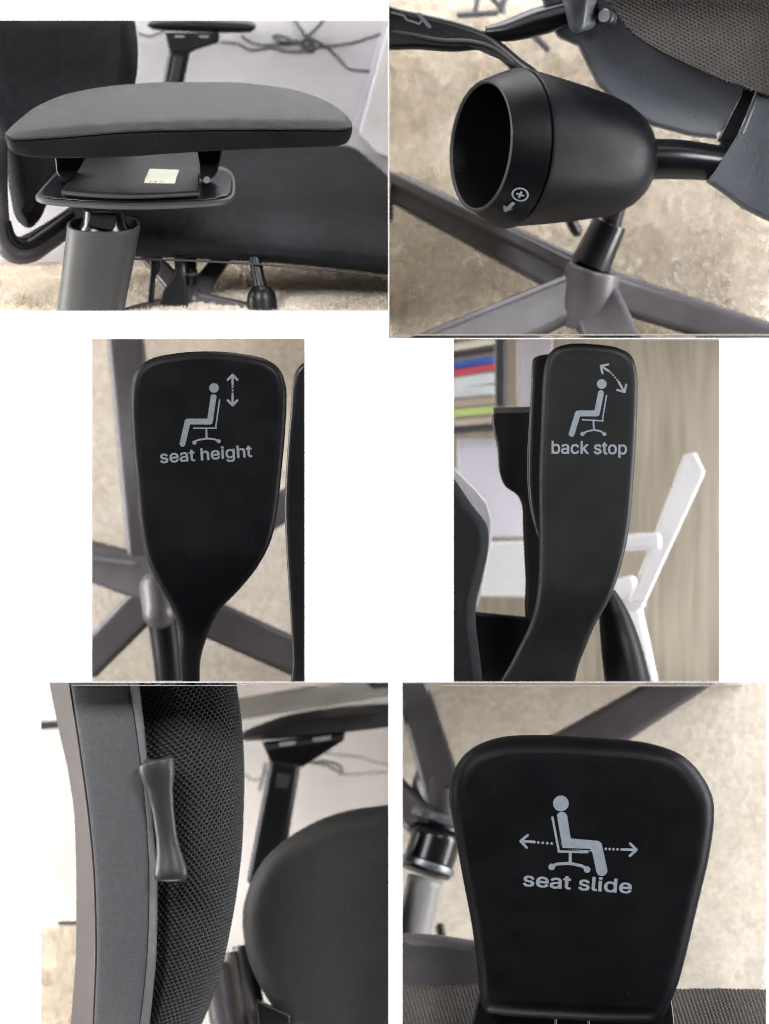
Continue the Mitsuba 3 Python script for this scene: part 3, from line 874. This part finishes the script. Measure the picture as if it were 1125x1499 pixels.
o4b = [(345, 90), (335, 105), (330, 200), (320, 450), (318, 600), (330, 720), (360, 835), (420, 900), (470, 600), (440, 90)]
emit(c4 + '__height_lever', slab(C(o4b), 74, 20, 5, 4), 'plastic_black', 40, 'second black lever just behind')
emit(c4 + '__height_lever__edge', tube(np.c_[C([(338, 104), (328, 300), (318, 480), (318, 600), (330, 720), (358, 825)]), [79] * 6], 1.3, 10), 'plastic_warm', True)
o4c = [(174, 320), (330, 316), (400, 320), (400, 1190), (318, 1190), (306, 1000), (296, 800), (291, 700), (272, 660), (222, 622), (200, 570), (190, 470)]
emit(c4 + '__armrest_post', slab(C(o4c), 150, 40, 5, 4), 'plastic_black', 40, 'black flared armrest post behind the levers')
emit(c4 + '__armrest_post__cap', slab(C([(172, 300), (400, 296), (400, 322), (174, 326)]), 146, 50, 2, 2, smooth=False), 'plastic_grey', 35)
seat4 = [(-60, 500), (12, 590), (80, 690), (150, 790), (152, 880), (128, 1000), (100, 1130), (110, 1560), (-60, 1560)]
emit(c4 + '__seat', slab(C(seat4), 120, 60, 14, 8, warp=lambda v: v), 'fabric_seat', 50, 'dark seat cushion at the left edge')
emit(c4 + '__seat__rim', slab(C([(-60, 440), (20, 550), (100, 630), (150, 690), (168, 760), (166, 860), (140, 1000), (110, 1130), (100, 1120), (146, 880), (146, 792), (76, 694), (8, 596), (-60, 510)]), 150, 12, 3, 3, smooth=False), 'clear_rim', 35, 'pale rim round the seat')
emit(c4 + '__mechanism', slab(C([(40, 1132), (330, 1160), (420, 1170), (420, 1560), (-60, 1560), (-60, 1130)]), 200, 40, 6, 4, smooth=False), 'plastic_gloss', 40)
emit(c4 + '__tilt_rod', tube(np.c_[C([(640, 1060), (668, 1150), (700, 1290), (745, 1540)]), [180, 180, 170, 165]], [13, 22, 30, 36], 30), 'plastic_matte', True)
wf = grid(lambda u, v: (640 + 460 * u, 1040 - 590 * v, 560 + 30 * v), 20, 30)
emit('wood_floor', wf, 'wood_floor', True, kind='structure')
# white stool on the floor
sw = thing('white_stool', 'white wooden stool leaning slantwise on the wood floor', 'stool')
emit(sw + '__leg', slab(C([(962, 484), (1008, 474), (1050, 560), (1040, 582), (796, 1112), (726, 1112)]), 432, 28, 3, 3, smooth=False), 'white_paint', 35)
emit(sw + '__rail', bar(C((640, 858)), C((850, 850)), 13, 13, 440, 440, 12), 'white_paint', 35)
emit(sw + '__leg', bar(C((690, 1020)), C((830, 1560)), 26, 18, 500, 490, 14), 'white_paint', 35)
emit(sw + '__brace', bar(C((775, 1090)), C((640, 1180)), 14, 20, 490, 500, 10), 'white_paint', 35)
emit(sw + '__seat', slab(C([(100, 850), (420, 846), (420, 1086), (120, 1082)]), 500, 24, 3, 3, smooth=False), 'white_paint', 30)
emit(sw + '__seat__panel', slab(C([(20, 420), (420, 420), (420, 842), (20, 842)]), 530, 12, 3, 3, smooth=False), 'book_lilac', 30)
# shelf with books in the background
sh = thing('shelf', 'grey shelf in the upper left corner behind the armrest post', 'shelf')
emit(sh + '__board', slab(C([(-40, 384), (182, 366), (200, 396), (-40, 412)]), 480, 24, 2, 2, smooth=False), 'book_dark', 30)
emit(sh + '__post', slab(C([(186, -30), (222, -30), (222, 300), (186, 300)]), 470, 20, 2, 2, smooth=False), 'metal_blue', 30)
emit(sh + '__panel', slab(C([(222, -30), (276, -30), (276, 300), (222, 300)]), 486, 12, 2, 2, smooth=False), 'book_tan', 30)
emit(sh + '__side', slab(C([(276, -30), (420, -30), (420, 310), (276, 310)]), 500, 10, 2, 2, smooth=False), 'book_lilac', 30)
bk = [('cream', 18, 46, 'cream book uppermost on the shelf'), ('dark', 54, 80, 'dark grey book under the cream book'), ('blue', 92, 132, 'bright blue book on the shelf'), ('red', 126, 152, 'red book under the blue book'),
      ('pale', 160, 206, 'thick pale book under the red book'), ('pale', 212, 256, 'pale grey book second from the bottom'), ('tan', 262, 290, 'tan book near the bottom of the stack'), ('green', 298, 330, 'green book lowest in the stack')]
for k, (cname, ya, yb_, lab) in enumerate(bk):
    sl_ = 26 if k < 5 else 14
    emit('book', slab(C([(-40, ya + sl_), (180, ya - 8), (180, yb_ - 8), (-40, yb_ + sl_)]), 462 + 3 * (k % 3), 30, 1.5, 1.5, smooth=False), 'book_' + cname, 30, lab, 'book', 'books on the shelf')
emit('magazine', slab(C([(-40, 356), (180, 336), (182, 360), (-40, 380)]), 466, 30, 1.5, 1.5, smooth=False), 'book_tan', 30, 'brownish magazine lying flat on the shelf board', 'magazine')

# ================================================================== opening 5: back frame handle
PAN = 5
c5 = thing('office_chair_004', 'office chair back with a spool shaped grey handle in the bottom left opening', 'chair')
ys = [-20, 150, 300, 450, 640, 850, 1000, 1110]
A = [30, 64, 97, 116, 121, 120, 111, 102]
B = [98, 124, 146, 165, 181, 186, 181, 176]
Cc = [286, 312, 332, 346, 354, 349, 336, 322]
Dd = [322, 342, 355, 368, 384, 381, 368, 356]
sets, side = [], []
for y, a, b, c_, d_ in zip(ys, A, B, Cc, Dd):
    q = C([(a, y), (b, y), (c_, y), (d_, y), (d_ - 10, y), (a + 20, y)])
    sets.append([(q[1][0] - .5, q[1][1], 140), (*q[1], 66), (*q[2], 58), (*q[3], 74), (*q[4], 190), (q[1][0] + 5, q[1][1], 215)])
    side.append([(*q[0], 150), (*q[1], 67), (q[1][0] + 3, q[1][1], 69), (q[1][0] + 3, q[1][1], 200), (q[0][0] + 8, q[0][1], 215), (*q[0], 170)])
emit(c5 + '__back_frame', stations(ys, sets, 70, (.06, .2, .25)), 'plastic_tex', 30, 'textured grey plastic back frame')
emit(c5 + '__back_frame__side', stations(ys, side, 70, (.06, .2, .25)), 'plastic_warm', 30, 'brownish rounded side of the back frame')
qs = [(c_ - 2, y) for c_, y in zip(Cc, ys)]
emit(c5 + '__back_frame__seam', tube(np.c_[C(qs), np.full(len(ys), 58.8)], .7, 8), 'plastic_charcoal', True)
yr = [-20, 10, 150, 300, 500, 650, 800, 950, 1110]
xr = [626, 630, 648, 655, 650, 635, 610, 575, 514]
fr_ = PchipInterpolator(yr, xr)
fd_ = PchipInterpolator(ys, Dd)


def pad5(u, v):
    y = -15 + 1125 * v
    x0_, x1_ = fd_(y) - 70, fr_(y)
    ph = -.5 + u * 2.3
    s = (np.sin(ph) - math.sin(-.5)) / (1 - math.sin(-.5))
    x = x0_ + (x1_ - x0_) * s
    q_ = C(np.stack([x, y], -1))
    return q_[..., 0], q_[..., 1], 92 + 85 * (1 - np.cos(ph)) + 22 * np.exp(-((s - .2) / .16) ** 2)


def disp5(u, v, P):
    Q = np.stack([u * 240, P[..., 1] + .30 * P[..., 0]], -1)
    return -weave(Q, 8.4, 5.6, 4.5)


emit(c5 + '__backrest', grid(pad5, 420, 620, disp5), 'fabric_mesh', True, 'black open weave mesh pad')
# spool handle
hs = [(252, 366, 30, .3), (255, 366, 54, 1), (262, 370, 58, 1), (282, 372, 58, 1), (310, 376, 54, 1), (350, 383, 42, 1), (420, 393, 35, 1), (500, 404, 34, 1), (550, 411, 40, 1), (590, 416, 50, 1), (612, 417, 54, 1), (630, 417, 53, 1), (640, 417, 40, 1)]
hp = np.array([[*C((xc + 4, y)), 44.0] for y, xc, r, _ in hs])
emit(c5 + '__back_handle', tube(hp, [r / 2.163 for _, _, r, _ in hs], 40, 1.5, .72, smooth=False), 'handle_grey', 50, 'spool shaped dark grey handle')


# seat and far armrest
s5 = [(1160, 384), (1110, 390), (1000, 405), (900, 435), (800, 490), (720, 560), (670, 640), (645, 725), (645, 800), (662, 890), (702, 980), (745, 1050), (790, 1120), (1160, 1120)]
emit(c5 + '__seat', slab(C(s5), 300, 70, 30, 16, steps=9), 'fabric_plain', 50, 'dark round fronted seat')
xs = [640, 652, 700, 780, 887, 1000, 1130]
sets = []
for x, a, m_, b in zip(xs, [172, 164, 144, 116, 96, 84, 76], [182, 180, 170, 148, 124, 112, 102], [192, 196, 194, 188, 178, 166, 150]):
    q = C([(x, b), (x, m_), (x, a), (x, a - 3), (x, b - 6)])
    sets.append([(*q[0], 440), (*q[1], 420), (*q[2], 460), (*q[3], 500), (*q[4], 505)])
emit(c5 + '__armrest_pad', stations(xs, sets, 50, (.10, .2)), 'plastic_charcoal', 40, 'far armrest pad with a pale top edge')
emit(c5 + '__armrest_tray', slab(C([(706, 196), (978, 164), (974, 190), (840, 278), (735, 268), (724, 240)]), 446, 40, 3, 3, smooth=False), 'plastic_black', 35)
emit(c5 + '__armrest_tray__strip', slab(C([(716, 206), (972, 174), (970, 188), (722, 224)]), 443, 6, 1, 1, smooth=False, step=2), 'plastic_grey', 35)
for pts in ([(765, 200), (815, 193), (816, 206), (766, 213)], [(870, 184), (930, 176), (928, 189), (872, 197)]):
    emit(c5 + '__armrest_tray__clip', slab(C(pts), 440, 5, 1, 1, smooth=False, step=1.5), 'clear_rim', 35)
emit(c5 + '__armrest_post', bar(C((782, 270)), C((716, 640)), 24, 26, 452, 430, 18), 'plastic_black', 35)
emit(c5 + '__armrest_post__inlay', bar(C((780, 300)), C((742, 500)), 11, 12, 436, 426, 4), 'plastic_grey', 35)
for a, b, r, m_ in (((640, 840), (690, 1130), 12, 'base_violet'), ((612, 860), (648, 1130), 14, 'plastic_warm'), ((668, 880), (720, 1130), 9, 'plastic_black'), ((560, 900), (600, 1130), 22, 'base_violet')):
    emit(c5 + '__under_tube', tube(np.c_[C([a, b]), [360, 350]], r, 20), m_, True)
emit(c5 + '__mechanism', slab(C([(690, 1010), (800, 1060), (800, 1130), (700, 1130)]), 290, 30, 3, 3, smooth=False), 'plastic_gloss', 35)
# setting of opening 5
wl = trimesh.creation.box([640, 620, 8])
wl.apply_translation([310, 1270, 606])
emit('wall_panel', wl, 'wall_cream', False, kind='structure')
carpet('carpet', lambda u, v: (20 + 240 * u, 1540 - 185 * v, 420 + 170 * v), 140, 140, 'carpet_beige', 1.5, 4, 16000, 3.4)
tb = thing('desk', 'pale grey desk edge along the top behind the far armrest', 'desk')
emit(tb + '__top', slab(C([(560, 70), (1160, -30), (1160, 48), (560, 142)]), 520, 40, 4, 4, smooth=False), 'desk_grey', 35)
emit(tb + '__edge', slab(C([(560, 128), (1160, 34), (1160, 46), (560, 142)]), 515, 6, 1.5, 1.5, smooth=False), 'cable_grey', 35)
emit('monitor_foot', slab(C([(1036, 8), (1160, -20), (1160, 24), (1060, 28)]), 500, 14, 2, 2, smooth=False), 'cable_dark', 35, 'dark object on the desk in the top right corner', 'stand')
emit('black_rail', slab(C([(-30, 134), (120, 126), (120, 150), (-30, 162)]), 540, 16, 2, 2, smooth=False), 'cable_dark', 35, 'dark horizontal rail left of the chair back', 'rail')
emit('door_stop', slab(C([(62, 764), (150, 764), (150, 777), (62, 777)]), 540, 14, 1, 1, smooth=False), 'cable_dark', 35, 'short dark door stop at the base of the white wall', 'door stop')
for k, (cp, m_) in enumerate(([[(900, 230), (960, 240), (1020, 246), (1070, 262), (1140, 274)], 'cable_grey'], [[(880, 255), (930, 284), (970, 300), (1040, 298), (1140, 292)], 'cable_grey'],
                              [[(860, 262), (900, 268), (940, 284), (965, 300), (960, 276), (930, 262), (890, 258), (872, 262)], 'cable_dark'], [[(722, 260), (716, 290), (708, 330), (700, 352)], 'cable_dark'], [[(655, 300), (680, 318), (712, 310), (725, 290)], 'cable_grey'])):
    emit('cable', tube(np.c_[C(cp), np.full(len(cp), 560.0)], 2.2, 10, 2), m_, True,
         ['upper pale cable right of the armrest support', 'lower pale cable right of the armrest support', 'dark looped cable beside the armrest support', 'dark cable left of the armrest post', 'thin pale cable curving left of the armrest post'][k], 'cable', 'cables behind the far armrest')

# ================================================================== opening 6: seat slide lever
PAN = 6
c6 = thing('office_chair_005', 'office chair with a wide black lever printed seat slide in the bottom right opening', 'chair')
o6 = [(148, 350), (166, 272), (212, 214), (300, 176), (450, 168), (600, 176), (760, 193), (862, 230), (922, 290), (956, 360), (960, 430), (945, 540), (922, 640), (898, 740), (872, 850), (846, 940), (815, 1010), (792, 1040), (700, 1046), (500, 1038), (300, 1024), (262, 1014), (246, 985), (238, 900), (220, 760), (190, 600), (160, 430)]


def bend6(v):
    v = dish(v, 852, .00022)
    t = np.clip((1115 - v[:, 1]) / 55, 0, 1)
    v[:, 2] += 16 * t ** 2
    return v


emit(c6 + '__slide_lever', slab(C(o6), 28, 40, 25, 8, warp=bend6, step=2.5, steps=10), 'plastic_matte', 40, 'wide black lever printed seat slide')
ic = person((491, 377), 24, [(494, 420), (506, 500), (600, 508), (616, 582)], [(465, 420), (485, 524)], [(484, 524), (572, 526)], [(520, 528), (519, 562)], [(462, 570), (480, 562), (519, 560), (555, 568), (572, 578)], 34, 7, [(463, 571), (571, 579)], 10)
ic = ic.difference(line(P_([(476, 410), (494, 515), (580, 518)]), W(4)))
ar = shapely.union_all([arrow(C((368, 492)), C((410, 495)), W(8), W(22)), arrow(C((722, 519)), C((680, 518)), W(8), W(22)), dots(C((415, 496)), C((470, 500)), 4, W(4)), dots(C((622, 516)), C((682, 518)), 5, W(4))])
emit(c6 + '__slide_lever__pictogram', on_dish(decal(shapely.union_all([ic, ar]), 27.9, .5), 852, 0.00022), 'print_light', False, 'pale seated figure between two outward arrows')
tx, ty = C([(374, 628), (708, 650)])
emit(c6 + '__slide_lever__lettering', on_dish(lettering('seat slide', tx[0], ty[0], tx[1], 27.9, -4.0, 19.5), 852, 0.00022), 'print_light', False, 'the words seat slide in pale grey')
carpet('carpet', lambda u, v: (560 + 600 * u, 1540 - 570 * v, 530 + 40 * v), 280, 260, 'carpet_soft', 1.2, 5)
leg = lambda a, b, ra, rb, da, db, h: emit(c6 + '__star_base__leg', bar(C(a), C(b), ra, rb, da, db, h), 'base_violet', 40)
emit(c6 + '__star_base', hull([(*C((120, 400)), 450, 34), (*C((110, 320)), 460, 36)], 3), 'base_violet', 45, 'violet grey star base left of the lever')
leg((130, 330), (20, -30), 30, 24, 440, 470, 16)
leg((480, 240), (930, -30), 36, 26, 430, 470, 18)
leg((60, 430), (-60, 300), 26, 24, 430, 470, 18)
emit(c6 + '__gas_cylinder', tube(np.c_[C([(118, 455), (78, 590)]), [400, 390]], 38, 36, smooth=False), 'plastic_gloss', True)
emit(c6 + '__gas_cylinder__collar', lathe([(0, 30), (0, 43), (4, 45), (12, 45), (14, 42)], (*C((128, 410)), 402), (-.3, .9, -.05), 48), 'metal_blue', 40)
emit(c6 + '__gas_cylinder__ring', lathe([(0, 34), (0, 41), (3, 42), (9, 42), (11, 38)], (*C((88, 556)), 392), (-.3, .9, -.05), 48), 'steel', 40)
emit(c6 + '__gas_cylinder__piston', tube(np.c_[C([(78, 600), (20, 860)]), [388, 376]], 27, 36, smooth=False), 'cylinder_grey', True)
emit(c6 + '__caster', hull([(*C((122, 755)), 500, 7), (*C((126, 775)), 500, 7)], 2), 'plastic_black', 40)
emit(c6 + '__mechanism', slab(C([(-60, 768), (120, 778), (260, 800), (260, 960), (-60, 960)]), 190, 50, 16, 8, smooth=False), 'base_violet', 40, 'grey underside bar left of the lever')


def fab(x0_, x1_, ytop, yb_, d_near):
    def f(u, v):
        x = x0_ + (x1_ - x0_) * u
        yt = ytop(x)
        y = yt + (yb_ - yt) * v
        q_ = C(np.stack([x, y], -1))
        return q_[..., 0], q_[..., 1], d_near + 90 * (1 - v) ** 2
    return f


def disp6(u, v, P):
    Q = np.stack([P[..., 0] + .5 * P[..., 1], P[..., 1] * 1.25 - .12 * P[..., 0]], -1)
    return -weave(Q, 6.2, 4.6, 2.0)


emit(c6 + '__seat', grid(fab(-60, 262, lambda x: 880 + 8 * np.sin(x / 60) + .00012 * np.clip(x, 0, 400) ** 2, 1130, 130), 260, 200, disp6), 'fabric_taupe', True, 'woven seat fabric left of the lever')
emit(c6 + '__seat', grid(fab(780, 1200, lambda x: 944 + .00015 * (x - 950) ** 2, 1130, 130), 300, 160, disp6), 'fabric_taupe', True, 'woven seat fabric right of the lever')
emit(c6 + '__lever_mount', slab(C([(238, 960), (830, 960), (850, 1130), (200, 1130)]), 95, 40, 4, 3, smooth=False), 'plastic_gloss', 35)
for x in (475, 575):
    emit(c6 + '__lever_mount__pin', tube(np.c_[C([(x, 1030), (x, 1130)]), [92, 92]], 2.0, 10), 'steel', True)
emit('white_box', slab(C([(1116, 800), (1160, 730), (1160, 945), (1106, 940)]), 480, 20, 2, 2, smooth=False), 'white_paint', 30, 'white object at the right edge on the carpet', 'box')
